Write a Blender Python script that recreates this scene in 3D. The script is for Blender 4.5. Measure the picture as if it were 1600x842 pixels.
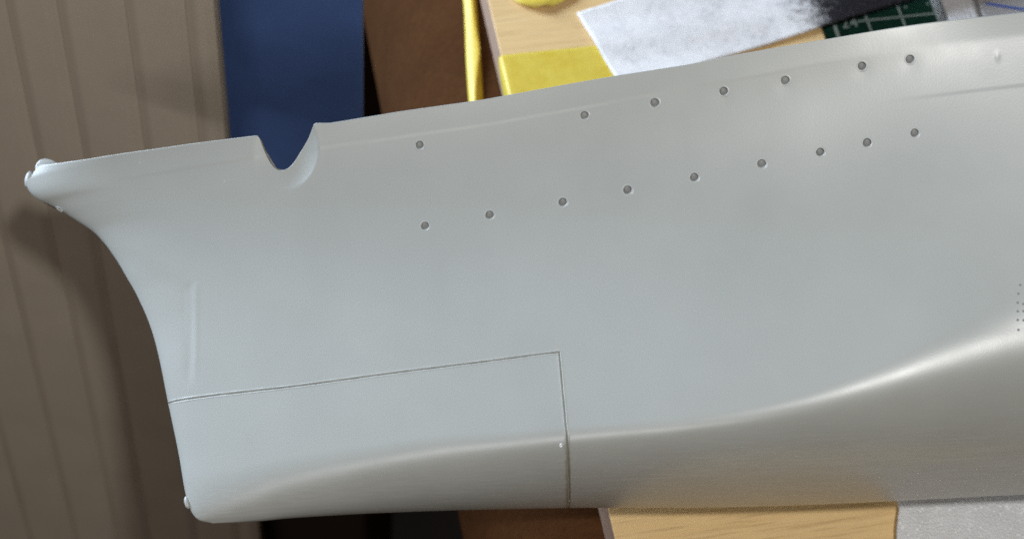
import bpy, bmesh, math, random
import numpy as np
from mathutils import Matrix, Vector
random.seed(7); rng = np.random.default_rng(7)
MM = .001
scene = bpy.context.scene
for o in list(bpy.data.objects): bpy.data.objects.remove(o, do_unlink=True)
COL = scene.collection

# ---- camera: handheld over the bench, looking 55 degrees down, slightly rolled ----
th, ro = math.radians(55), math.radians(5.77)
F = np.array([0, math.cos(th), -math.sin(th)])
_R = np.array([1., 0, 0]); _U = np.array([0, math.sin(th), math.cos(th)])
RC = math.cos(ro)*_R + math.sin(ro)*_U
UC = -math.sin(ro)*_R + math.cos(ro)*_U
CAM = np.array([0, 0, 600.])
cd = bpy.data.cameras.new('camera'); cam = bpy.data.objects.new('camera', cd); COL.objects.link(cam)
m = Matrix.Identity(4)
for i in range(3):
    m[i][0], m[i][1], m[i][2], m[i][3] = RC[i], UC[i], -F[i], CAM[i]*MM
cam.matrix_world = m
cd.sensor_width = 36; cd.lens = 74.25; cd.clip_start = .01; cd.clip_end = 20
cd.dof.use_dof = True; cd.dof.focus_distance = .578; cd.dof.aperture_fstop = 20
scene.camera = cam

# ---- dim warm room, the flash beside the lens, and a cool window high on the left ----
w = bpy.data.worlds.new('World'); scene.world = w; w.use_nodes = True
bg = w.node_tree.nodes['Background']; bg.inputs[0].default_value = (1, .55, .32, 1); bg.inputs[1].default_value = .052
def lamp(name, kind, loc, target, power, col, size, size_y=None):
    ld = bpy.data.lights.new(name, 'AREA'); ld.shape = kind; ld.size = size
    if size_y: ld.size_y = size_y
    ld.energy = power; ld.color = col
    o = bpy.data.objects.new(name, ld); COL.objects.link(o)
    o.location = Vector(loc)
    o.rotation_euler = (Vector(target) - Vector(loc)).to_track_quat('-Z', 'Y').to_euler()
    return o
aim = (.06, .34, .06)
L = (CAM + 110*RC + 80*UC - 300*F)*MM
lamp('key_lamp', 'DISK', L, aim, 4.15, (1, .99, .96), .034)
hc = np.array([.0, .33, .06])
Wn = hc + 1.2*(-.75*RC + .64*UC - .05*F)
lamp('window_light', 'RECTANGLE', Wn, hc, 5.6, (.68, .82, 1), .7, .7).data.spread = math.radians(70)
Tb = hc + 1.4*(-.30*RC - .25*UC - .93*F)
lamp('ceiling_tube', 'RECTANGLE', Tb, hc, 3.8, (1, .99, .97), .52, .035)
scene.view_settings.view_transform = 'Standard'; scene.view_settings.look = 'None'
scene.view_settings.exposure = 0; scene.view_settings.gamma = 1
scene.render.engine = 'CYCLES'
scene.cycles.use_denoising = False
scene.cycles.max_bounces = 6; scene.cycles.diffuse_bounces = 2
# ---- hull form (millimetres; x runs aft, y to port, z up from the keel) ----
def pchip(xs, ys):
    xs = np.array(xs, float); ys = np.array(ys, float); h = np.diff(xs); dl = np.diff(ys) / h
    m = np.zeros_like(xs); m[0] = dl[0]; m[-1] = dl[-1]
    for i in range(1, len(xs) - 1):
        if dl[i-1] * dl[i] > 0:
            w1 = 2*h[i] + h[i-1]; w2 = h[i] + 2*h[i-1]
            m[i] = (w1 + w2) / (w1 / dl[i-1] + w2 / dl[i])
    def g(x):
        x = np.asarray(x, float); i = np.clip(np.searchsorted(xs, x) - 1, 0, len(xs) - 2)
        t = (x - xs[i]) / h[i]; tc = np.clip(t, 0, 1)
        v = (2*tc**3 - 3*tc**2 + 1)*ys[i] + (tc**3 - 2*tc**2 + tc)*h[i]*m[i] + (-2*tc**3 + 3*tc**2)*ys[i+1] + (tc**3 - tc**2)*h[i]*m[i+1]
        return v + np.where(t < 0, (x - xs[0])*m[0], 0) + np.where(t > 1, (x - xs[-1])*m[-1], 0)
    return g
def sstep(a, b, x):
    t = np.clip((x - a) / (b - a), 0, 1); return t*t*(3 - 2*t)

STEM_Z = [-1.9,-.93,.53,2.44,6.6,18.2,33.4,51.7,57.7,67.9,72.8,79.7,87.4,91.6,94.5,97.5,98.9,101.4,103.9,105.8,109,114]
STEM_X = [6,2.2,.55,-.6,-1.84,-3.96,-7.19,-11.14,-12.94,-17.29,-19.96,-23.92,-29.75,-35.11,-39.34,-44.05,-46.85,-49.68,-51.14,-51.78,-51.6,-50]
stem_x = pchip(STEM_Z, STEM_X)
keel_z = pchip([-60,6,10.5,19,27,58,100,107,160,200,236,340], [-1.9,-1.9,-1.94,-1.74,-1.17,-.26,.05,.03,-.72,-.93,-.7,-.7])
bilge_h = pchip([-10,0,10,20,30,50,70,90,110,130,150,170,190,210,230,260,300,340], [13.71, 13.91, 14.11, 14.41, 14.61, 14.91, 15.31, 14.36, 13.96, 13.73, 14.99, 18.19, 24.22, 32.48, 40.16, 47.27, 54.46, 62.15])
strip_z = pchip([-60,2,40,65,87,124,166,200,240,340], [100,99.6,99.8,100,100.3,102.2,104.6,106.6,107.4,107.4])
_sp = np.polyfit(np.array(STEM_Z[4:20]), np.array(STEM_X[4:20]), 4)
def fair_x(z): return np.polyval(_sp, np.clip(z, -2, 107)) + np.polyval(np.polyder(_sp), 107.)*np.maximum(np.asarray(z) - 107, 0)
def entry(d):
    hy = np.sqrt((.26*d)**2 + 2*1.3*d)
    return 130*(1 - np.exp(-hy/130))
def breadth(x, z):
    xs = stem_x(z); k0 = sstep(2, 30, x - xs); d = np.maximum(x - xs*(1 - k0) - fair_x(z)*k0, 0); h = np.maximum(z - keel_z(x), 0)
    p = 2.15 + .2*sstep(110, 230, x)
    lo = (1 - np.clip(1 - h/bilge_h(x), 0, 1)**p)**(1/p)
    s = np.clip((h - 30)/80, 0, 1.2)
    a = 8*(1 - np.exp(-.15*d/8))
    zl = strip_z(x); k = .03 + .03*sstep(100, 160, x)
    y = entry(d)*lo + a*s**(3 - 1.75*sstep(178, 236, x)) - k*np.logaddexp(0, (z - zl)/.35)*.35
    return y
# ---------------------------------------------------------------- materials
def nodes(name):
    mt = bpy.data.materials.new(name); mt.use_nodes = True
    nt = mt.node_tree; return mt, nt, nt.nodes, nt.links, nt.nodes['Principled BSDF']
def coords(N, L, scale=(1, 1, 1), rot=(0, 0, 0)):
    tc = N.new('ShaderNodeTexCoord'); mp = N.new('ShaderNodeMapping')
    mp.inputs['Scale'].default_value = scale; mp.inputs['Rotation'].default_value = rot
    L.new(tc.outputs['Object'], mp.inputs['Vector']); return mp.outputs['Vector']
def noise(N, L, vec, scale, detail=3, rough=.5):
    n = N.new('ShaderNodeTexNoise'); n.inputs['Scale'].default_value = scale
    n.inputs['Detail'].default_value = detail; n.inputs['Roughness'].default_value = rough
    L.new(vec, n.inputs['Vector']); return n.outputs['Fac']
def ramp(N, L, fac, stops):
    r = N.new('ShaderNodeValToRGB'); e = r.color_ramp.elements
    while len(e) < len(stops): e.new(.5)
    for i, (p, c) in enumerate(stops):
        e[i].position = p; e[i].color = (*c, 1) if len(c) == 3 else c
    L.new(fac, r.inputs['Fac']); return r.outputs['Color']
def bump(N, L, h, b, strength, dist):
    n = N.new('ShaderNodeBump'); n.inputs['Strength'].default_value = strength; n.inputs['Distance'].default_value = dist
    L.new(h, n.inputs['Height']); L.new(n.outputs['Normal'], b.inputs['Normal']); return n
def math_(N, L, op, a, b=None, clamp=False):
    n = N.new('ShaderNodeMath'); n.operation = op; n.use_clamp = clamp
    for i, v in enumerate((a, b)):
        if v is None: continue
        if isinstance(v, (int, float)): n.inputs[i].default_value = v
        else: L.new(v, n.inputs[i])
    return n.outputs[0]
def mixc(N, L, fac, a, b):
    n = N.new('ShaderNodeMix'); n.data_type = 'RGBA'
    L.new(fac, n.inputs['Factor'])
    for k, v in ((6, a), (7, b)):
        if isinstance(v, tuple): n.inputs[k].default_value = (*v, 1)
        else: L.new(v, n.inputs[k])
    return n.outputs[2]

def simple(name, col, rough=.6, spec=.4, var=.12, vs=60, bs=.15, bscale=900, metal=0):
    mt, nt, N, L, b = nodes(name); v = coords(N, L)
    f = noise(N, L, v, vs, 4)
    c0 = tuple(max(0, c*(1 - var)) for c in col); c1 = tuple(c*(1 + var) for c in col)
    L.new(ramp(N, L, f, [(.3, c0), (.7, c1)]), b.inputs['Base Color'])
    b.inputs['Roughness'].default_value = rough; b.inputs['Specular IOR Level'].default_value = spec
    b.inputs['Metallic'].default_value = metal
    bump(N, L, noise(N, L, v, bscale, 3), b, bs, .0004)
    return mt

def plastic(name, tint=(.345, .358, .336)):
    mt, nt, N, L, b = nodes(name); v = coords(N, L)
    big = noise(N, L, v, 35, 3); fine = noise(N, L, v, 1900, 2)
    c = ramp(N, L, big, [(.3, tuple(t*.965 for t in tint)), (.7, tuple(t*1.03 for t in tint))])
    # specks of dust and bright nicks
    dust = noise(N, L, v, 480, 1)
    c = mixc(N, L, ramp(N, L, dust, [(.83, (0, 0, 0)), (.86, (.5, .5, .5))]), c, (.66, .67, .67))
    sep = N.new('ShaderNodeSeparateXYZ'); tc = N.new('ShaderNodeTexCoord'); L.new(tc.outputs['Object'], sep.inputs[0])
    # sanding marks: fine scratches that run along the keel
    vs_ = coords(N, L, (60, 900, 2600)); scr = noise(N, L, vs_, 1, 3, .65)
    low = math_(N, L, 'SUBTRACT', 1, math_(N, L, 'MULTIPLY', sep.outputs['Z'], 1/.013), True)
    sm = math_(N, L, 'MULTIPLY', low, ramp(N, L, scr, [(.45, (0, 0, 0)), (.75, (1, 1, 1))]))
    c = mixc(N, L, math_(N, L, 'MULTIPLY', sm, .38), c, (.50, .50, .52))
    # brown cement stain in the joint near the keel
    dx = math_(N, L, 'ABSOLUTE', math_(N, L, 'SUBTRACT', sep.outputs['X'], .1069))
    wob = noise(N, L, v, 700, 3)
    near = math_(N, L, 'SUBTRACT', 1, math_(N, L, 'DIVIDE', dx, math_(N, L, 'MULTIPLY', wob, .0020)), True)
    below = math_(N, L, 'SUBTRACT', 1, math_(N, L, 'DIVIDE', sep.outputs['Z'], .014), True)
    st = math_(N, L, 'MULTIPLY', math_(N, L, 'MULTIPLY', near, 1.3, True), math_(N, L, 'MULTIPLY', below, 2.0, True))
    c = mixc(N, L, math_(N, L, 'MULTIPLY', st, .8), c, (.20, .185, .14))
    L.new(c, b.inputs['Base Color'])
    b.inputs['Specular IOR Level'].default_value = .62
    L.new(ramp(N, L, noise(N, L, v, 120, 4), [(.3, (.315,)*3), (.7, (.35,)*3)]), b.inputs['Roughness'])
    h = math_(N, L, 'ADD', fine, math_(N, L, 'MULTIPLY', sm, .55))
    bump(N, L, h, b, .17, .00006)
    return mt

def beech(name, c0, c1, rough=.5):
    mt, nt, N, L, b = nodes(name)
    v = coords(N, L, (14, 420, 420)); v2 = coords(N, L, (60, 1500, 1500)); v3 = coords(N, L, (3, 40, 40))
    g = noise(N, L, v, 1, 5, .6); fk = noise(N, L, v2, 1, 2); br = noise(N, L, v3, 1, 2)
    s = math_(N, L, 'ADD', math_(N, L, 'MULTIPLY', g, .6), math_(N, L, 'MULTIPLY', br, .4))
    c = ramp(N, L, s, [(.32, c0), (.5, tuple((a + b_)/2 for a, b_ in zip(c0, c1))), (.68, c1)])
    fl = ramp(N, L, fk, [(.52, (0, 0, 0)), (.70, (1, 1, 1))])
    c = mixc(N, L, math_(N, L, 'MULTIPLY', fl, .6), c, tuple(a*.68 for a in c0))
    L.new(c, b.inputs['Base Color']); b.inputs['Roughness'].default_value = rough
    b.inputs['Specular IOR Level'].default_value = .3 if rough < .7 else .05
    bump(N, L, s, b, .12, .0002)
    return mt

M_PLA = plastic('grey_styrene')
M_HOLE = simple('grey_styrene_shaded', (.25, .26, .255), .5, .4, .04)  # darker copy of the hull plastic, for the shade inside the scuttles
M_GLUE = simple('clear_cement', (.5, .51, .48), .06, .8, .05, bs=.02)
M_WOOD = beech('beech_wood', (.77, .52, .24), (.87, .63, .32))
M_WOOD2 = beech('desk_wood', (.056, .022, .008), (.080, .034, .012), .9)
M_END = simple('beech_end_grain', (.40, .275, .20), .7, .2, .12, 400)
def tape_mat():
    mt, nt, N, L, b = nodes('yellow_washi_tape'); v = coords(N, L)
    f = noise(N, L, v, 90, 4); f2 = noise(N, L, coords(N, L, (1, 1, 1)), 420, 3)
    c = ramp(N, L, math_(N, L, 'ADD', math_(N, L, 'MULTIPLY', f, .6), math_(N, L, 'MULTIPLY', f2, .4)), [(.35, (.70, .52, .06)), (.65, (.78, .61, .10))])
    L.new(c, b.inputs['Base Color']); b.inputs['Roughness'].default_value = .45
    L.new(c, b.inputs['Emission Color']); b.inputs['Emission Strength'].default_value = 0
    b.inputs['Subsurface Weight'].default_value = 0
    bump(N, L, f2, b, .3, .0003); return mt
M_TAPE = tape_mat()
M_PANEL = simple('beige_panel_vinyl', (.455, .395, .32), .6, .3, .05, 30, .2, 1500)
M_PGAP = simple('beige_panel_joint', (.4, .35, .29), .8, .2, .06, 30)
M_BLUE = simple('blue_card', (.064, .118, .30), .65, .3, .08, 40, .2, 1500)
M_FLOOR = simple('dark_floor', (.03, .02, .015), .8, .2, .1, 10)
M_DESK = simple('desk_surface', (.22, .17, .13), .6, .3, .1, 30)
M_MAT = simple('green_cutting_vinyl', (.004, .040, .024), .55, .35, .2, 300, .3, 2500)
M_LINE = simple('pale_print', (.42, .50, .49), .6, .3, .12, 500)

def foam_mat():
    mt, nt, N, L, b = nodes('white_foam'); v = coords(N, L)
    vo = N.new('ShaderNodeTexVoronoi'); vo.inputs['Scale'].default_value = 1500; L.new(v, vo.inputs['Vector'])
    f = noise(N, L, v, 150, 4)
    c = ramp(N, L, f, [(.3, (.72, .73, .74)), (.7, (.80, .81, .82))])
    rnd = N.new('ShaderNodeSeparateColor'); L.new(vo.outputs['Color'], rnd.inputs[0])
    c = mixc(N, L, ramp(N, L, rnd.outputs[0], [(.95, (0, 0, 0)), (.96, (1, 1, 1))]), c, (.97, .97, .97))  # sparkle of glossy facets put into the colour as white cells
    L.new(c, b.inputs['Base Color'])
    L.new(ramp(N, L, rnd.outputs[1], [(.80, (.55,)*3), (.95, (.12,)*3)]), b.inputs['Roughness'])
    b.inputs['Specular IOR Level'].default_value = .6
    h = math_(N, L, 'ADD', vo.outputs['Distance'], math_(N, L, 'MULTIPLY', f, .6))
    bump(N, L, h, b, .55, .0004); return mt
M_FOAM = foam_mat()

def sand_mat():
    # black wet-and-dry paper caked with pale sanding dust except towards one end (local x runs along the strip)
    mt, nt, N, L, b = nodes('dusty_abrasive'); v = coords(N, L)
    sep = N.new('ShaderNodeSeparateXYZ'); L.new(v, sep.inputs[0])
    f = noise(N, L, v, 70, 4, .6); g = noise(N, L, v, 2600, 2); mid = noise(N, L, v, 330, 5, .7)
    e = math_(N, L, 'SUBTRACT', sep.outputs['X'], .0805)
    e = math_(N, L, 'ADD', e, math_(N, L, 'MULTIPLY', math_(N, L, 'SUBTRACT', f, .5), -.016))
    e = math_(N, L, 'ADD', e, math_(N, L, 'MULTIPLY', math_(N, L, 'SUBTRACT', mid, .5), .026))
    e = math_(N, L, 'ADD', e, math_(N, L, 'MULTIPLY', math_(N, L, 'SUBTRACT', g, .5), .030))
    k = math_(N, L, 'ADD', math_(N, L, 'DIVIDE', e, .014), .5, True)
    dust = ramp(N, L, math_(N, L, 'ADD', math_(N, L, 'MULTIPLY', f, .55), math_(N, L, 'MULTIPLY', mid, .45)),
                [(.34, (.60, .59, .59)), (.46, (.80, .785, .775)), (.6, (.90, .885, .87))])
    blk = ramp(N, L, g, [(.45, (.012, .011, .013)), (.66, (.045, .043, .048)), (.74, (.30, .29, .31))])
    L.new(mixc(N, L, k, dust, blk), b.inputs['Base Color']); b.inputs['Roughness'].default_value = .9
    b.inputs['Specular IOR Level'].default_value = .05
    bump(N, L, math_(N, L, 'ADD', g, mid), b, .4, .0003); return mt
M_SAND = sand_mat()

def clear_mat():
    mt, nt, N, L, b = nodes('cloudy_clear_plastic')
    b.inputs['Base Color'].default_value = (.62, .61, .61, 1); b.inputs['Roughness'].default_value = .22
    b.inputs['Transmission Weight'].default_value = .45; b.inputs['IOR'].default_value = 1.3
    v = coords(N, L); bump(N, L, noise(N, L, v, 200, 2), b, .1, .0005); return mt
M_CLEAR = clear_mat()
M_BLUEINK = simple('blue_plastic_edge', (.02, .09, .42), .35, .5, .1)

# ---------------------------------------------------------------- helpers
def tag(o, label, cat, group=None, kind=None):
    o['label'] = label; o['category'] = cat
    if group: o['group'] = group
    if kind: o['kind'] = kind
    return o
def mesh_obj(name, verts, faces, mat, parent=None, smooth=False, flip=False):
    me = bpy.data.meshes.new(name)
    verts = np.asarray(verts, np.float32).reshape(-1, 3); 
    if isinstance(faces, np.ndarray):
        n = len(faces); k = faces.shape[1]
        if flip: faces = faces[:, ::-1]
        me.vertices.add(len(verts)); me.vertices.foreach_set('co', verts.ravel())
        me.loops.add(n*k); me.loops.foreach_set('vertex_index', np.ascontiguousarray(faces, np.int32).ravel())
        me.polygons.add(n); me.polygons.foreach_set('loop_start', np.arange(0, n*k, k, dtype=np.int32))
        me.update(calc_edges=True); me.validate()
    else:
        me.from_pydata(verts.tolist(), [], faces); me.update()
    if smooth: me.polygons.foreach_set('use_smooth', [True]*len(me.polygons))
    me.materials.append(mat)
    o = bpy.data.objects.new(name, me); COL.objects.link(o)
    if parent: o.parent = parent
    return o
def bm_obj(name, bm, mat, parent=None, smooth=False):
    bmesh.ops.recalc_face_normals(bm, faces=bm.faces)
    me = bpy.data.meshes.new(name); bm.to_mesh(me); bm.free()
    if smooth: me.polygons.foreach_set('use_smooth', [True]*len(me.polygons))
    me.materials.append(mat)
    o = bpy.data.objects.new(name, me); COL.objects.link(o)
    if parent: o.parent = parent
    return o
def box_bm(x0, x1, y0, y1, z0, z1, bev=.5, seg=2, bm=None):
    own = bm is None; b = bmesh.new()
    bmesh.ops.create_cube(b, size=1)
    for v in b.verts:
        v.co = Vector(((x0 + x1)/2 + v.co.x*(x1 - x0), (y0 + y1)/2 + v.co.y*(y1 - y0), (z0 + z1)/2 + v.co.z*(z1 - z0)))*MM
    if bev: bmesh.ops.bevel(b, geom=list(b.edges), offset=bev*MM, segments=seg, profile=.5, affect='EDGES')
    return b
def empty(name, loc, rotz=0):
    o = bpy.data.objects.new(name, None); COL.objects.link(o); o.empty_display_size = .01
    o.location = Vector(loc)*MM; o.rotation_euler = (0, 0, rotz); return o

# ---------------------------------------------------------------- the room behind
obj = bm_obj('floor', box_bm(-1500, 1500, -800, 2500, -720, -700, 0), M_FLOOR); obj['kind'] = 'structure'
obj['label'] = 'dark floor far below the bench'

rp = empty('ribbed_panel', (-105.5, 465, -690))
tag(rp, 'beige vertical ribbed panel standing at the left behind the bow', 'panel')
bm_obj('backing', box_bm(-420, -2, 6, 10, 0, 785, 0), M_PGAP, rp)
def slat_mesh(wd):
    # one upright strip with softly rolled long edges
    prof = [(-wd/2, 5.8)] + [(-wd/2 + 4.6*i/12, 2.3*(1 - sstep(-.35, 1, i/12))) for i in range(13)]
    prof = prof + [(-x, y) for x, y in reversed(prof)]
    V = [(x*MM, y*MM, z*MM) for z in (0, 790) for x, y in prof]; n = len(prof)
    V = V + V
    Fc = [(i, i + 1, n + i + 1, n + i) for i in range(n - 1)] + [tuple(range(3*n - 1, 2*n - 1, -1)), tuple(range(3*n, 4*n)), (2*n, 3*n - 1, 4*n - 1, 3*n)]
    return V, Fc
sx = -2.2; k = 0; base = None
for wd in [9.6, 20.4, 23.2, 17.5, 21, 23, 20, 22, 21, 23, 20, 22, 21, 23, 20, 22, 21, 23]:
    V, Fc = slat_mesh(wd); o = mesh_obj('slat', V, Fc, M_PANEL, rp, smooth=True)
    o.location = ((sx - wd/2)*MM, 0, 0); sx -= wd + .02
bb = bm_obj('blue_board', box_bm(-300, -60.5, 489, 493, -278, 120, 1), M_BLUE)
db = bm_obj('shade_box', box_bm(-300, -58, 486, 620, -699, -279, 4, 3), M_FLOOR)  # added block: its dark colour gives the shade below the blue board
tag(db, 'dark brown box added for the deep shade under the hull, below the blue board', 'box')
tag(bb, 'plain blue upright board between the ribbed panel and the dark gap', 'board')

# ---------------------------------------------------------------- bench, board and what lies on it
ANG = math.radians(15.2)
desk = empty('desk', (40, 320, 0), ANG)
tag(desk, 'brown wooden desk under the pale wooden board', 'desk')
def desk_edge():
    # top slab whose end rolls under in a deep rounded nose
    prof = [(620, 0), (10, 0), (2, 0)] + [(2 - 40*math.sin(a), -66*(1 - math.cos(a))) for a in np.linspace(.08, math.pi/2, 14)]
    prof += [(-38 + 60*(1 - math.cos(a)), -66 - 60*math.sin(a)) for a in np.linspace(.12, math.pi/2, 12)] + [(620, -126)]
    b = bmesh.new()
    lo = [b.verts.new((x_*MM, -.26, z_*MM)) for x_, z_ in prof]; hi_ = [b.verts.new((x_*MM, .62, z_*MM)) for x_, z_ in prof]
    b.faces.new(lo); b.faces.new(hi_[::-1]); n = len(prof)
    for i in range(n):
        f = b.faces.new((lo[i], hi_[i], hi_[(i + 1) % n], lo[(i + 1) % n])); f.smooth = 1 < i < 28
    return b
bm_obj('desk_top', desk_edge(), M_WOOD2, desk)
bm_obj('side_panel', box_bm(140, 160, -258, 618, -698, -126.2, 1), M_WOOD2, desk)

brd = empty('wooden_board', (38, 320, 0), ANG)
tag(brd, 'pale beech board lying under the hull with yellow tape on its edge', 'board')
def board():
    b = box_bm(0, 121, -150, 330, .1, 15, .5, 2)
    for v in b.verts:
        if v.co.x > .06: v.co.x += .0040*(.182 - v.co.y)/.162
    return b
bo = bm_obj('plank', board(), M_WOOD, brd)
bo.data.materials.append(M_END)
for p in bo.data.polygons:
    if abs(p.normal.x) > .8: p.material_index = 1

def strip(name, rows, mat, parent=None, thick=.12):
    # a thin ribbon through rows of (left, right) points, given a real thickness
    V = []; n = len(rows); m_ = len(rows[0])
    P = np.array(rows, float)
    du = np.gradient(P, axis=0); dv = np.gradient(P, axis=1)
    nn = np.cross(du, dv); nn /= np.linalg.norm(nn, axis=2, keepdims=True) + 1e-9
    A = np.concatenate([(P + nn*thick/2).reshape(-1, 3), (P - nn*thick/2).reshape(-1, 3)])*MM
    q = n*m_; Fc = []
    for i in range(n - 1):
        for j in range(m_ - 1):
            a, b_, c, d = i*m_ + j, i*m_ + j + 1, (i + 1)*m_ + j + 1, (i + 1)*m_ + j
            Fc.append((a, b_, c, d)); Fc.append((q + d, q + c, q + b_, q + a))
    rim = [i for i in range(m_)] + [i*m_ + m_ - 1 for i in range(1, n)] + [(n - 1)*m_ + j for j in range(m_ - 2, -1, -1)] + [i*m_ for i in range(n - 2, 0, -1)]
    for a, b_ in zip(rim, rim[1:] + rim[:1]): Fc.append((b_, a, q + a, q + b_))
    o = mesh_obj(name, A, Fc, mat, parent, smooth=False)
    b = bmesh.new(); b.from_mesh(o.data); bmesh.ops.recalc_face_normals(b, faces=b.faces); b.to_mesh(o.data); b.free()
    for p in o.data.polygons: p.use_smooth = len(p.vertices) == 4 and p.area > 0
    return o
# tape folded over the end of the board
rows = []
for k in range(26):
    v = 160 + 30*k/25
    drop = 8.2 - 4.6*max(0, (v - 172)/18) - (3.2*max(0, (v - 184.5)/5.5)**1.5)
    row = []
    for u in (0, .25, .5, .75, 1): row.append((-.9 + .25*u, v - .5*(1 - u), 14.2 - drop*(1 - u)))
    for a in (15, 40, 65, 90): row.append((.75 - 1.15*math.cos(math.radians(a)), v, 14.2 + 1.0*math.sin(math.radians(a))))
    for u in (3, 8, 16, 24, 33, 45, 58): row.append((u, v + .0*u, 15.2 + .05*math.sin(u*.7 + v)))
    rows.append(row)
t1 = strip('masking_tape', rows, M_TAPE); t1.location = brd.location; t1.rotation_euler = brd.rotation_euler
tag(t1, 'wide yellow tape folded over the end of the board, beside the sanding sheet', 'tape')
# torn end of another piece, lifting at its tip
rows = []
for k in range(15):
    s = k/14; v = 262 - 52.5*s
    wl = 1.0 if s < .80 else math.sqrt(max(0, 1 - ((s - .80)/.205)**2))
    row = []
    for j in range(9):
        t = j/8 - .5
        row.append((21.2 + t*27*max(wl, .08) - 2.2*(1 - wl), v, 15.25 + 2.6*max(0, s - .7)/.3*(.4 + .6*math.cos(t*2.4)) ))
    rows.append(row)
t2 = strip('masking_tape', rows, M_TAPE); t2.location = brd.location; t2.rotation_euler = brd.rotation_euler
tag(t2, 'rounded torn end of yellow tape lifting off the bare board at the top', 'tape')
# tape hanging off the board end over the rounded bench edge: the printed face and its sticky underside both show
M_STICKY = simple('tape_adhesive_side', (.52, .33, .02), .4, .4, .1, 200)
def nose_z(u): return 0 if u > 2 else -66*(1 - math.sqrt(max(.01, 1 - (min(39.5, 2 - u)/40)**2)))
sm = pchip([0, .2, .34, .42, .5, .62, .8, 1], [.6, .66, .8, .92, .72, .42, .30, .30])
rows, rows2 = [], []
for k in range(46):
    s = k/45; v = 252 - 110*s
    ur = -.9 - (231 - v)*.115 if v < 231 else -.9
    ul = ur - 5.6 + .3*math.sin(s*9); um = ul + (ur - ul)*float(sm(s))
    rows.append([(ul + (um - ul)*t, v, nose_z(ul) + 1.0 + 2.2*math.sin(math.pi*.5*t)) for t in np.linspace(0, 1, 6)])
    rows2.append([(um + (ur - um)*t - .25, v, nose_z(um) + 3.1 - 2.6*t**1.3) for t in np.linspace(0, 1, 6)])
t3 = strip('masking_tape', rows, M_TAPE); st_ = strip('sticky_fold', rows2, M_STICKY, t3); t3.location = brd.location; t3.rotation_euler = brd.rotation_euler
tag(t3, 'crumpled yellow tape hanging down the end of the board', 'tape')
for t in (t1, t2, t3): t['group'] = 'yellow masking tape pieces'

# sanding sheet
SA = math.radians(28.5)
def sheet():
    nx, ny = 120, 36; V = []
    jit = rng.normal(0, .10, nx + 1).cumsum()*.25; jit -= np.linspace(jit[0], jit[-1], nx + 1)
    for i in range(nx + 1):
        for j in range(ny + 1):
            x = 180*i/nx; y = -39*j/ny
            if j == 0: y += jit[i] + rng.normal(0, .06)
            if i == 0: x += rng.normal(0, .05)
            z = .35 + .9*math.sin(x*.045 + .6)**2*(.3 + .7*(-y/39)) + .25*math.sin(y*.3 + x*.05) + .25
            V.append((x*MM, y*MM, z*MM))
    nt = len(V); V += [(a, b, c - .00035) for a, b, c in V]
    Fc = []; q = ny + 1
    for i in range(nx):
        for j in range(ny):
            a = i*q + j; Fc.append((a, a + 1, a + q + 1, a + q)); Fc.append((nt + a + q, nt + a + q + 1, nt + a + 1, nt + a))
    rim = [i*q for i in range(nx)] + [nx*q + j for j in range(ny)] + [i*q + ny for i in range(nx, 0, -1)] + [j for j in range(ny, 0, -1)]
    for a, b in zip(rim, rim[1:] + rim[:1]): Fc.append((b, a, nt + a, nt + b))
    return V, Fc
V, Fc = sheet()
ss = mesh_obj('sanding_sheet', V, Fc, M_SAND, smooth=True)
ss.location = Vector((14.3, 526.8, 15.55))*MM; ss.rotation_euler = (0, 0, SA)
b = bmesh.new(); b.from_mesh(ss.data); bmesh.ops.recalc_face_normals(b, faces=b.faces); b.to_mesh(ss.data); b.free()
tag(ss, 'black sanding sheet caked with white dust lying across the board', 'sandpaper')

# cutting mat, printed grid
MA = math.radians(15.2)
cm = empty('cutting_mat', (0, 0, 0), MA)
tag(cm, 'dark green cutting mat with pale grid lines beside the board', 'cutting mat')
bm_obj('mat_sheet', box_bm(247, 293.6, 420, 640, .1, 2.0, .3, 1), M_MAT, cm)
def line(u0, u1, v0, v1): bm_obj('grid_line', box_bm(u0, u1, v0, v1, 2.004, 2.03, 0), M_LINE, cm)
for u, wd in ((252.0, 1.3), (265.3, .7), (279.0, .7), (292.7, .6)): line(u - wd/2, u + wd/2, 430, 638)
for v in (457.5, 471.2, 484.9, 512.2, 525.9, 539.6, 553.3): line(252.7, 292.2, v - .3, v + .3)
line(261.5, 292.2, 498.2, 498.8)
for u, v in ((282, 503), (291, 503.5), (284.5, 478)): bm_obj('print_dot', box_bm(u - .35, u + .35, v - .45, v + .45, 2.004, 2.03, 0), M_LINE, cm)
cu = bpy.data.curves.new('printed_number', 'FONT'); cu.body = '24'; cu.size = 6.4*MM; cu.extrude = .012*MM; cu.space_character = 1.1
tx = bpy.data.objects.new('printed_number', cu); COL.objects.link(tx); tx.parent = cm; cu.materials.append(M_LINE)
tx.location = Vector((254.6, 495.9, 2.02))*MM
bpy.context.view_layer.update()
tm = bpy.data.meshes.new_from_object(tx.evaluated_get(bpy.context.evaluated_depsgraph_get()))
to = bpy.data.objects.new('printed_digits', tm); COL.objects.link(to); to.parent = cm; to.location = tx.location
bpy.data.objects.remove(tx, do_unlink=True)

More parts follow.
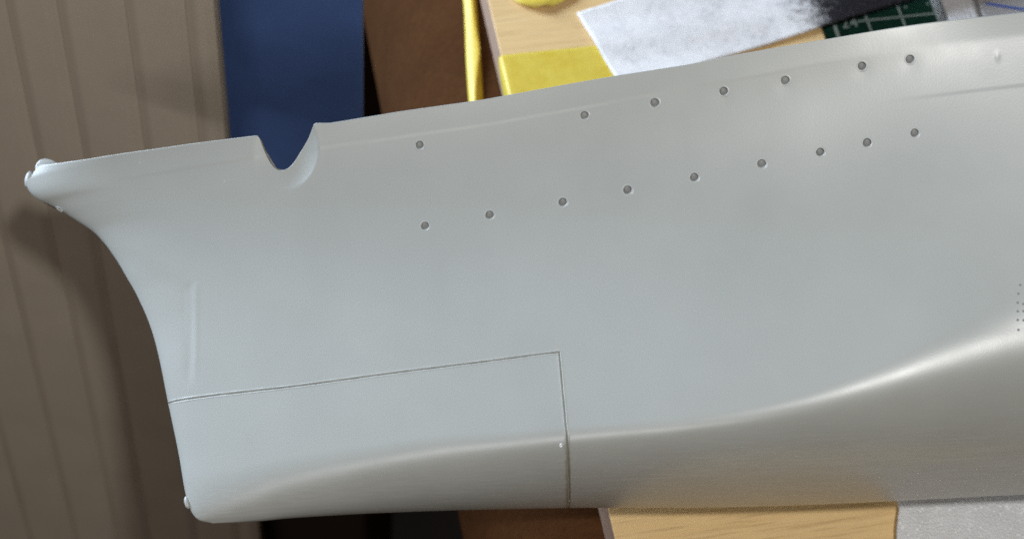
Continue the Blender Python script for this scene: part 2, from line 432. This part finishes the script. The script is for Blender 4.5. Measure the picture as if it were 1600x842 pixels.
# foam
def foam_bm(x0, x1, y0, y1, z0, z1, n=46):
    b = box_bm(x0, x1, y0, y1, z0, z1, 1.0, 2)
    bmesh.ops.subdivide_edges(b, edges=[e for e in b.edges if e.calc_length() > .006], cuts=n, use_grid_fill=True)
    for v in b.verts:
        for a in range(3): v.co[a] += random.gauss(0, .00008)
    return b
fb = foam_bm(0, 205, -70, 105, .15, 5.5)
for v in fb.verts:                                # roughly cut: the end leans in under its top edge
    v.co.x += max(0, .0055 - v.co.z)*.40*max(0, 1 - v.co.x/.02) + .0004*math.sin(v.co.y*420)*math.sin(v.co.y*170 + 1)*max(0, 1 - v.co.x/.01)
f1 = bm_obj('foam_block', fb, M_FOAM, smooth=True)
f1.location = Vector((127.6, 325, 15))*MM; f1.rotation_euler = (0, 0, math.radians(-3.0))
tag(f1, 'white foam block under the keel at the lower right', 'foam')
f2 = bm_obj('foam_block', foam_bm(0, 12.2, -60, 110, .1, 10, 24), M_FOAM, smooth=True)
f2.location = Vector((154.2, 550, 0))*MM; f2.rotation_euler = (0, 0, math.radians(14))
tag(f2, 'small white foam strip between the green mat and the clear case', 'foam')
f3 = bm_obj('foam_block', foam_bm(0, 150, 0, 42, .1, 13.2, 24), M_FOAM, smooth=True)
f3.location = Vector((150, 372, 20.5))*MM; f3.rotation_euler = (0, 0, math.radians(5))
tag(f3, 'white foam offcut propping the far side of the hull on the foam block', 'foam')
for f in (f1, f2, f3): f['group'] = 'white foam pieces'

# clear plastic case with a blue edge
pc = empty('plastic_case', (170.2, 552.5, 0), math.radians(14))
tag(pc, 'cloudy clear plastic case with a blue edge at the top right corner', 'case')
bm_obj('tray', box_bm(-3.2, 70, -14, 60, .1, 7.6, 1.0, 3), M_CLEAR, pc)
bm_obj('lid', box_bm(-2.4, 69, -13.2, 59, 7.65, 10, 1.2, 4), M_CLEAR, pc)
be = box_bm(-.6, 26, -.45, .45, 10.02, 10.5, .2, 2)
for v in be.verts: v.co.y += .0030*max(0, 1 - (v.co.x + .0006)/.004)**2
bo_ = bm_obj('blue_edge', be, M_BLUEINK, pc); bo_.location = Vector((0, 2.6, 0))*MM; bo_.rotation_euler = (0, 0, math.radians(-12.5))

# ---------------------------------------------------------------- the hull
HO = np.array([-83.3745, 279.3127, 63.1121])
al, be = math.radians(2.4), math.radians(20)
XH = math.cos(al)*RC + math.sin(al)*UC; WV = -math.sin(al)*RC + math.cos(al)*UC
YH = math.sin(be)*WV - math.cos(be)*F; ZH = math.cos(be)*WV + math.sin(be)*F
hull = empty('model_ship_hull', (0, 0, 0))
mw = Matrix.Identity(4)
for i in range(3): mw[i][0], mw[i][1], mw[i][2], mw[i][3] = XH[i], -YH[i], ZH[i], HO[i]*MM
hull.matrix_world = mw
tag(hull, 'pale grey plastic warship model hull lying on its side', 'model ship')

DECK_X = [-56, -51.9, -49.6, -48.2, -46.33, -43.43, -40.6, -27.62, -17.63, -7.62, 1.98, 11.87, 20.5, 22.03, 22.54, 23.01, 23.66, 24.33, 25.11, 26.63, 28.12, 29.74, 31.02, 32.41, 33.63, 35.05, 36.07, 37.09, 38.15, 38.98, 43.46, 52.26, 65.2, 86.75, 95.39, 124.08, 145.87, 158.52, 181.64, 212.28, 235.59, 340]
DECK_Z = [105.2, 105.2, 105.5, 107.3, 108.65, 108.11, 107.66, 106.55, 106.32, 106.04, 105.88, 105.63, 105.44, 105.41, 104.46, 102.86, 101.13, 99.55, 98.09, 96.2, 95.51, 95.69, 96.41, 97.7, 99.24, 100.89999999999999, 102.1, 103.52, 105.27, 106.47, 106.02, 106.21, 106.56, 106.82, 107.23, 108.67, 109.46, 110.44, 111.69, 113.25, 113.51, 113.51]
_dz = pchip(DECK_X, DECK_Z)
def deck_z(x): return _dz(x)
_keepd = [i for i, v in enumerate(DECK_X) if not 22 < v < 38.8]
_ds = pchip([DECK_X[i] for i in _keepd], [DECK_Z[i] for i in _keepd])
def deck_s(x): return _ds(x)
joint_z = pchip([-60, -5, 29, 60, 84, 106, 150, 340], [33.8, 33.8, 33.5, 34.1, 34.5, 35.0, 35.0, 35.0])
JX = 106.6
UP = [(69.0, 97.2), (115.9, 99.6), (135.5, 100.7), (154.5, 101.6), (171.3, 102.6), (192.1, 104.0), (204.9, 104.4)]
LO = [(69.6, 75.3), (88.1, 76.2), (108.8, 77.4), (127.0, 78.7), (145.5, 80.1), (164.0, 81.8), (180.0, 83.2), (192.6, 84.3), (205.3, 85.3)]
DOTS = [(229.3, 41.1), (228.6, 38.8), (228.2, 36.4), (228.0, 34.1), (227.8, 31.8), (227.8, 29.2), (229.5, 34.0), (229.3, 31.6), (229.6, 35.9)]

def relief(x, z):
    """small moulded relief, in mm along the surface normal"""
    r = np.zeros_like(x)
    r += .055*sstep(-.14, .14, z - strip_z(x))*sstep(-35, 0, x)*(1 - sstep(150, 200, x))            # bulwark strake
    q = np.hypot((x - 30.0)/9.6, (z - 100.3)/10.2)                                                 # dished fairlead
    r += -1.5*np.clip(1 - q**2.2, 0, None)*(.2 + .8*sstep(27, 36, x))
    r += .04*np.exp(-((q - 1.03)/.07)**2)*sstep(31, 37, x)
    r += -.15*np.exp(-((x + .55)/1.4)**2)*sstep(36, 44, z)*(1 - sstep(66, 69, z)) + .08*np.exp(-((x - 1.5)/.9)**2)*sstep(38, 46, z)*(1 - sstep(66, 68.5, z))
    ln = (z - 68.3) - (x + 1.5)*(84.3 - 68.3)/(-24.3 + 1.5)                                        # facet beside the stem
    r += -.16*(1 - sstep(-5, 2, ln))*sstep(-30, -20, x)*(1 - sstep(-2.5, -.6, x))*sstep(40, 62, z)
    r += .05*(1 - sstep(-.3, .3, z - 94.4))*sstep(192, 214, x)*sstep(60, 70, z)                    # belt edge aft
    r += -.09*np.exp(-(((x - 228.0)/.6)**2 + ((z - 102.6)/1.1)**2))                                # sink mark
    for (px, pz) in UP[3:]: r += -.045*np.exp(-(((x - px)**2 + (z - pz + 1)**2)/5.5))
    return r

def grid(X, T, upper):
    """positions (x,z) for fractions T between the joint line and the keel / the deck line"""
    Xg, Tg = np.meshgrid(X, T, indexing='ij')
    rm = 1 - sstep(0, 1, Xg/62)
    if upper:
        x = Xg + stem_x(33.8 + Tg*71.4)*rm
        for _ in range(12):
            z = joint_z(x) + Tg*(deck_s(x) - joint_z(x)); x = .5*x + .5*(Xg + stem_x(z)*rm)
        x = x - .7*np.exp(-((Xg - JX)/14)**2)*np.clip(1 - Tg*4, 0, 1)
        z = joint_z(x) + Tg*(deck_z(x) - joint_z(x))
    else:
        x = Xg + stem_x(-1.9 + Tg*(33.8 + 1.9))*rm
        x = x + 1.4*(.5 - Tg)*np.exp(-((Xg - JX)/14)**2)
        z = keel_z(x) + Tg*(joint_z(x) - keel_z(x))
    return Xg, x, z
def surf(x, z, extra=None):
    e = .03
    y = breadth(x, z); gx = (breadth(x + e, z) - breadth(x - e, z))/(2*e); gz = (breadth(x, z + e) - breadth(x, z - e))/(2*e)
    n = np.stack([-gx, np.ones_like(x), -gz], -1); n /= np.linalg.norm(n, axis=-1, keepdims=True)
    d = relief(x, z)*sstep(.3, 1.5, y)
    if extra is not None: d = d + extra*sstep(.0, .35, y)
    P = np.stack([x, y, z], -1) + n*d[..., None]
    P[..., 1] = np.maximum(P[..., 1], 0)
    return P, n
def quads(nx, ny, off=0):
    i, j = np.meshgrid(np.arange(nx - 1), np.arange(ny - 1), indexing='ij')
    a = (i*ny + j).ravel() + off
    return np.stack([a, a + ny, a + ny + 1, a + 1], 1)
GD = np.array([0, .06, .12, .18, .25, .33, .42, .51, .6, .75])
def groove(dist, s=0.):
    d = .36 + .06*np.sin(s*.55) + .04*np.sin(s*1.7 + 1) + .03*np.sin(s*4.1 + 2)      # scribed by hand: deeper here, shallower there
    return -d*np.exp(-(dist/.16)**2) + (.055 + .015*np.sin(s*.9 + 2))*np.exp(-((dist - .42)/.17)**2)
# columns
nose = 2.4*(np.arange(30)/29)**2
Xs = np.concatenate([nose, np.arange(2.8, 70, .30), np.arange(70, 250, .42), np.arange(251, 341, 3.)])
Xs = Xs[(np.abs(Xs - JX) > .9)]
Xs = np.sort(np.concatenate([Xs, JX - GD, JX + GD[1:]]))
Xs = Xs[np.concatenate([[True], np.diff(Xs) > .0005])]
Xs = np.delete(Xs, [i for i in range(1, len(Xs)) if 69 < Xs[i] < 71 and Xs[i] - Xs[i-1] < .2])
J = int(np.argmin(np.abs(Xs - JX)))
# rows
Hlow = 35.9
tl = (np.arange(90)/89)**2.2*.55; tl = np.concatenate([tl, np.arange(.56, 1 - .9/Hlow, .0125), 1 - GD[::-1]/Hlow])
Hup = 72.
RD = np.array([0, .04, .1, .17, .25, .35, .5])
tu = np.concatenate([GD/Hup, np.arange(1.0/Hup, 1 - .6/Hup, .42/Hup), 1 - RD[::-1]/Hup])

def to_local(P):
    Q = P*MM; Q = Q.copy(); Q[..., 1] *= -1; return Q.reshape(-1, 3)
# upper patch (port)
Xg, x, z = grid(Xs, tu, True)
jd = tu[None, :]*Hup + 0*x
g = np.where(Xg <= JX, groove(jd, x), groove(np.hypot(jd, Xg - JX), x))
top = (deck_z(x) - z); rad = .3
rnd_ = -(rad - np.sqrt(np.clip(rad**2 - np.clip(rad - top, 0, rad)**2, 0, None)))
PU, NU = surf(x, z, g)
PU[..., 1] = np.maximum(PU[..., 1] + rnd_, 0)
xu, zu = x, z
# lower patches
Xg, x, z = grid(Xs, tl, False)
jd = (1 - tl[None, :])*Hlow + 0*x
g = np.where(Xg <= JX, np.where(jd < np.abs(Xg - JX), groove(jd, x), groove(np.abs(Xg - JX), z*1.3)), groove(np.abs(Xg - JX), z*1.3))
PL, NL = surf(x, z, g)

# punch the scuttles out of the upper patch
nx, ny = PU.shape[:2]
fq = quads(nx, ny); Pf = PU.reshape(-1, 3); keep = np.ones(len(fq), bool)
holes = [(a, b_, 1.2) for a, b_ in UP + LO]
cent = Pf[fq].mean(1); ring = []
for hx, hz, r in holes:
    hy = float(breadth(np.array(hx), np.array(hz))); c = np.array([hx, hy, hz])
    keep &= ~(np.linalg.norm(cent - c, axis=1) < r*1.02)
used = np.zeros(len(Pf), int); np.add.at(used, fq[~keep].ravel(), 1)
tot = np.zeros(len(Pf), int); np.add.at(tot, fq.ravel(), 1)
bnd = np.where((used > 0) & (used < tot))[0]
frames = []
for hx, hz, r in holes:
    P0, n0 = surf(np.array([hx]), np.array([hz])); c = P0[0]; n = n0[0]
    frames.append((c, n))
    for vi in bnd:
        d = Pf[vi] - c
        if np.linalg.norm(d) < r*1.8:
            t = d - n*(d@n); t2_ = t/np.linalg.norm(t)*r
            Pf[vi] = c + t2_ + n*(d@n)
PU = Pf.reshape(nx, ny, 3)

# port shell = upper patch + lower patch aft of the joint
V = [to_local(PU), to_local(PL[J:])]; off = nx*ny
Fq = [fq[keep], quads(nx - J, len(tl), off)]; off += (nx - J)*len(tl)
# starboard, coarser, plus inner skin on both sides and the rim
ci = np.unique(np.concatenate([np.arange(0, nx, 4), [nx - 1]]))
def pick(A, ri): return A[np.ix_(ci, ri)]
ru = np.unique(np.concatenate([np.arange(0, ny, 5), [ny - 1]])); rl = np.unique(np.concatenate([np.arange(0, len(tl), 5), [len(tl) - 1]]))
def add(P, flip, side):
    global off
    Q = P.copy(); Q[..., 1] *= side
    V.append(to_local(Q)); f = quads(P.shape[0], P.shape[1], off); Fq.append(f[:, ::-1] if flip else f); off += P.shape[0]*P.shape[1]
add(pick(PU, ru), True, -1); add(pick(PL, rl), True, -1)
TH = 2.0
def inner(P, N): 
    Q = P - N*TH; Q[..., 1] = np.maximum(Q[..., 1], .0); return Q
IU, IL = inner(PU, NU), inner(PL, NL)
IU[:, -1, 2] = PU[:, -1, 2] - .05
add(pick(IU, ru), True, 1); add(pick(IL, rl), True, 1)
add(pick(IU, ru), False, -1); add(pick(IL, rl), False, -1)
# rim along the deck edge: outer top row to inner top row, both sides
for side in (1, -1):
    R = np.stack([PU[:, -1], IU[:, -1]], 1); add(R, side < 0, side)
# after end closed between skins
hs = mesh_obj('hull_shell', np.concatenate(V), np.concatenate(Fq), M_PLA, hull, smooth=True)
# forefoot insert (port face with its own starboard twin already in the shell)
bi = mesh_obj('bow_insert', to_local(PL[:J + 1]), quads(J + 1, len(tl)), M_PLA, hull, smooth=True)
bi['label'] = 'separate lower bow piece bounded by a fine joint line'

# scuttles: raised lip and a blind recess, its shade put into a darker grey
def frame_mat(c, n, up=(0, 0, 1)):
    n = Vector((n[0], -n[1], n[2])).normalized(); u = Vector(up); xa = u.cross(n).normalized(); ya = n.cross(xa)
    M = Matrix.Identity(4)
    for i in range(3): M[i][0], M[i][1], M[i][2] = xa[i], ya[i], n[i]
    M.translation = Vector((c[0], -c[1], c[2]))*MM
    return M
def lathe(prof, seg=28):
    V = []; Fc = []
    for r, h in prof:
        for k in range(seg):
            a = 2*math.pi*k/seg; V.append((r*math.cos(a)*MM, r*math.sin(a)*MM, h*MM))
    for i in range(len(prof) - 1):
        for k in range(seg):
            a, b_ = i*seg + k, i*seg + (k + 1) % seg; Fc.append((a, b_, b_ + seg, a + seg))
    return V, Fc
cupV, cupF = lathe([(1.75, -.03), (1.55, .03), (1.3, .045), (1.17, .0), (1.12, -.12), (1.08, -.55), (1.02, -1.1), (.9, -1.25), (.001, -1.3)])
cupV = [(x_, y_ + max(0, -z_ - .0001)*.55, z_) for x_, y_, z_ in cupV]        # drilled a little upwards, so the lower wall shows
hr = random.Random(3); cup = None
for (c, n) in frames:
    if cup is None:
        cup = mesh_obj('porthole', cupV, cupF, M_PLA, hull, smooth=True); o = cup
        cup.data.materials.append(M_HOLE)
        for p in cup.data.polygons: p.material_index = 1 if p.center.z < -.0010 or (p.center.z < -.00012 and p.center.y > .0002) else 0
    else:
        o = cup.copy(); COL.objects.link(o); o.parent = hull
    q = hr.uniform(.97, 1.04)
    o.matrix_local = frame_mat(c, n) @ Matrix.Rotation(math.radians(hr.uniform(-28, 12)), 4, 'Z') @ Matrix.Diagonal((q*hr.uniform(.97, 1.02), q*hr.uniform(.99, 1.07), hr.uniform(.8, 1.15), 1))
dV, dF = lathe([(.34, .01), (.27, .03), (.2, .0), (.14, .02), (.001, .025)], 12)
dot = None
M_DOT = simple('shadowed_pinhole', (.2, .205, .2), .6, .3, .05)  # small discs, with the shade of pinholes put into their colour
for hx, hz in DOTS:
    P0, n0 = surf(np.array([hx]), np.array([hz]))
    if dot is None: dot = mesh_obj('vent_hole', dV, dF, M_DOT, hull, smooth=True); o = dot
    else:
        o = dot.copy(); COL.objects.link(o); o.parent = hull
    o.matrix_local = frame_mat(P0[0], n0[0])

# stem head: bullnose lobe, chock behind it, hawse ring under it, knob at the forefoot
def blob(name, c, s, rot=(0, 0, 0), mat=M_PLA, seg=24):
    b = bmesh.new(); bmesh.ops.create_uvsphere(b, u_segments=seg, v_segments=seg//2, radius=MM)
    o = bm_obj(name, b, mat, hull, True)
    o.location = Vector((c[0], -c[1], c[2]))*MM; o.scale = s; o.rotation_euler = rot; return o
def slab(name, prof, y0, y1, bev=.5):
    b = bmesh.new()
    lo = [b.verts.new((x_*MM, -y0*MM, z_*MM)) for x_, z_ in prof]; hi_ = [b.verts.new((x_*MM, -y1*MM, z_*MM)) for x_, z_ in prof]
    n = len(prof); b.faces.new(lo); b.faces.new(hi_[::-1])
    for i in range(n): b.faces.new((lo[i], hi_[i], hi_[(i + 1) % n], lo[(i + 1) % n]))
    bmesh.ops.bevel(b, geom=list(b.edges), offset=bev*MM, segments=3, profile=.5, affect='EDGES')
    return bm_obj(name, b, M_PLA, hull, True)
blob('stem_head', (-50.5, .1, 106.0), (1.25, 1.15, 2.7), (0, math.radians(8), 0))
slab('bow_chock', [(-48.2, 104.5), (-48.2, 109.6), (-47.0, 111.3), (-45.0, 111.7), (-42.8, 110.9), (-39.6, 108.7), (-38, 106.5), (-40, 104)], -1.5, 3.0, .7)
b = bmesh.new()
tv, tf = lathe([(1.15, 0), (1.25, .25), (1.05, .42), (.8, .30), (.68, -.2), (.0, -.4)], 24)
P0, n0 = surf(np.array([-40.5]), np.array([95.6]))
rg = mesh_obj('hawse_ring', tv, tf, M_PLA, hull, smooth=True); rg.matrix_local = frame_mat(P0[0], n0[0]) @ Matrix.Rotation(math.radians(38), 4, 'Z') @ Matrix.Diagonal((.55, 1.25, .8, 1))
blob('stem_knob', (-1.35, .5, 4.3), (.85, .9, 1.9), (0, math.radians(-14), 0))
blob('cement_bead', (105.35, float(breadth(np.array(105.35), np.array(9.4))) - .08, 9.4), (.55, .3, 1.1), (0, .25, 0), M_GLUE)
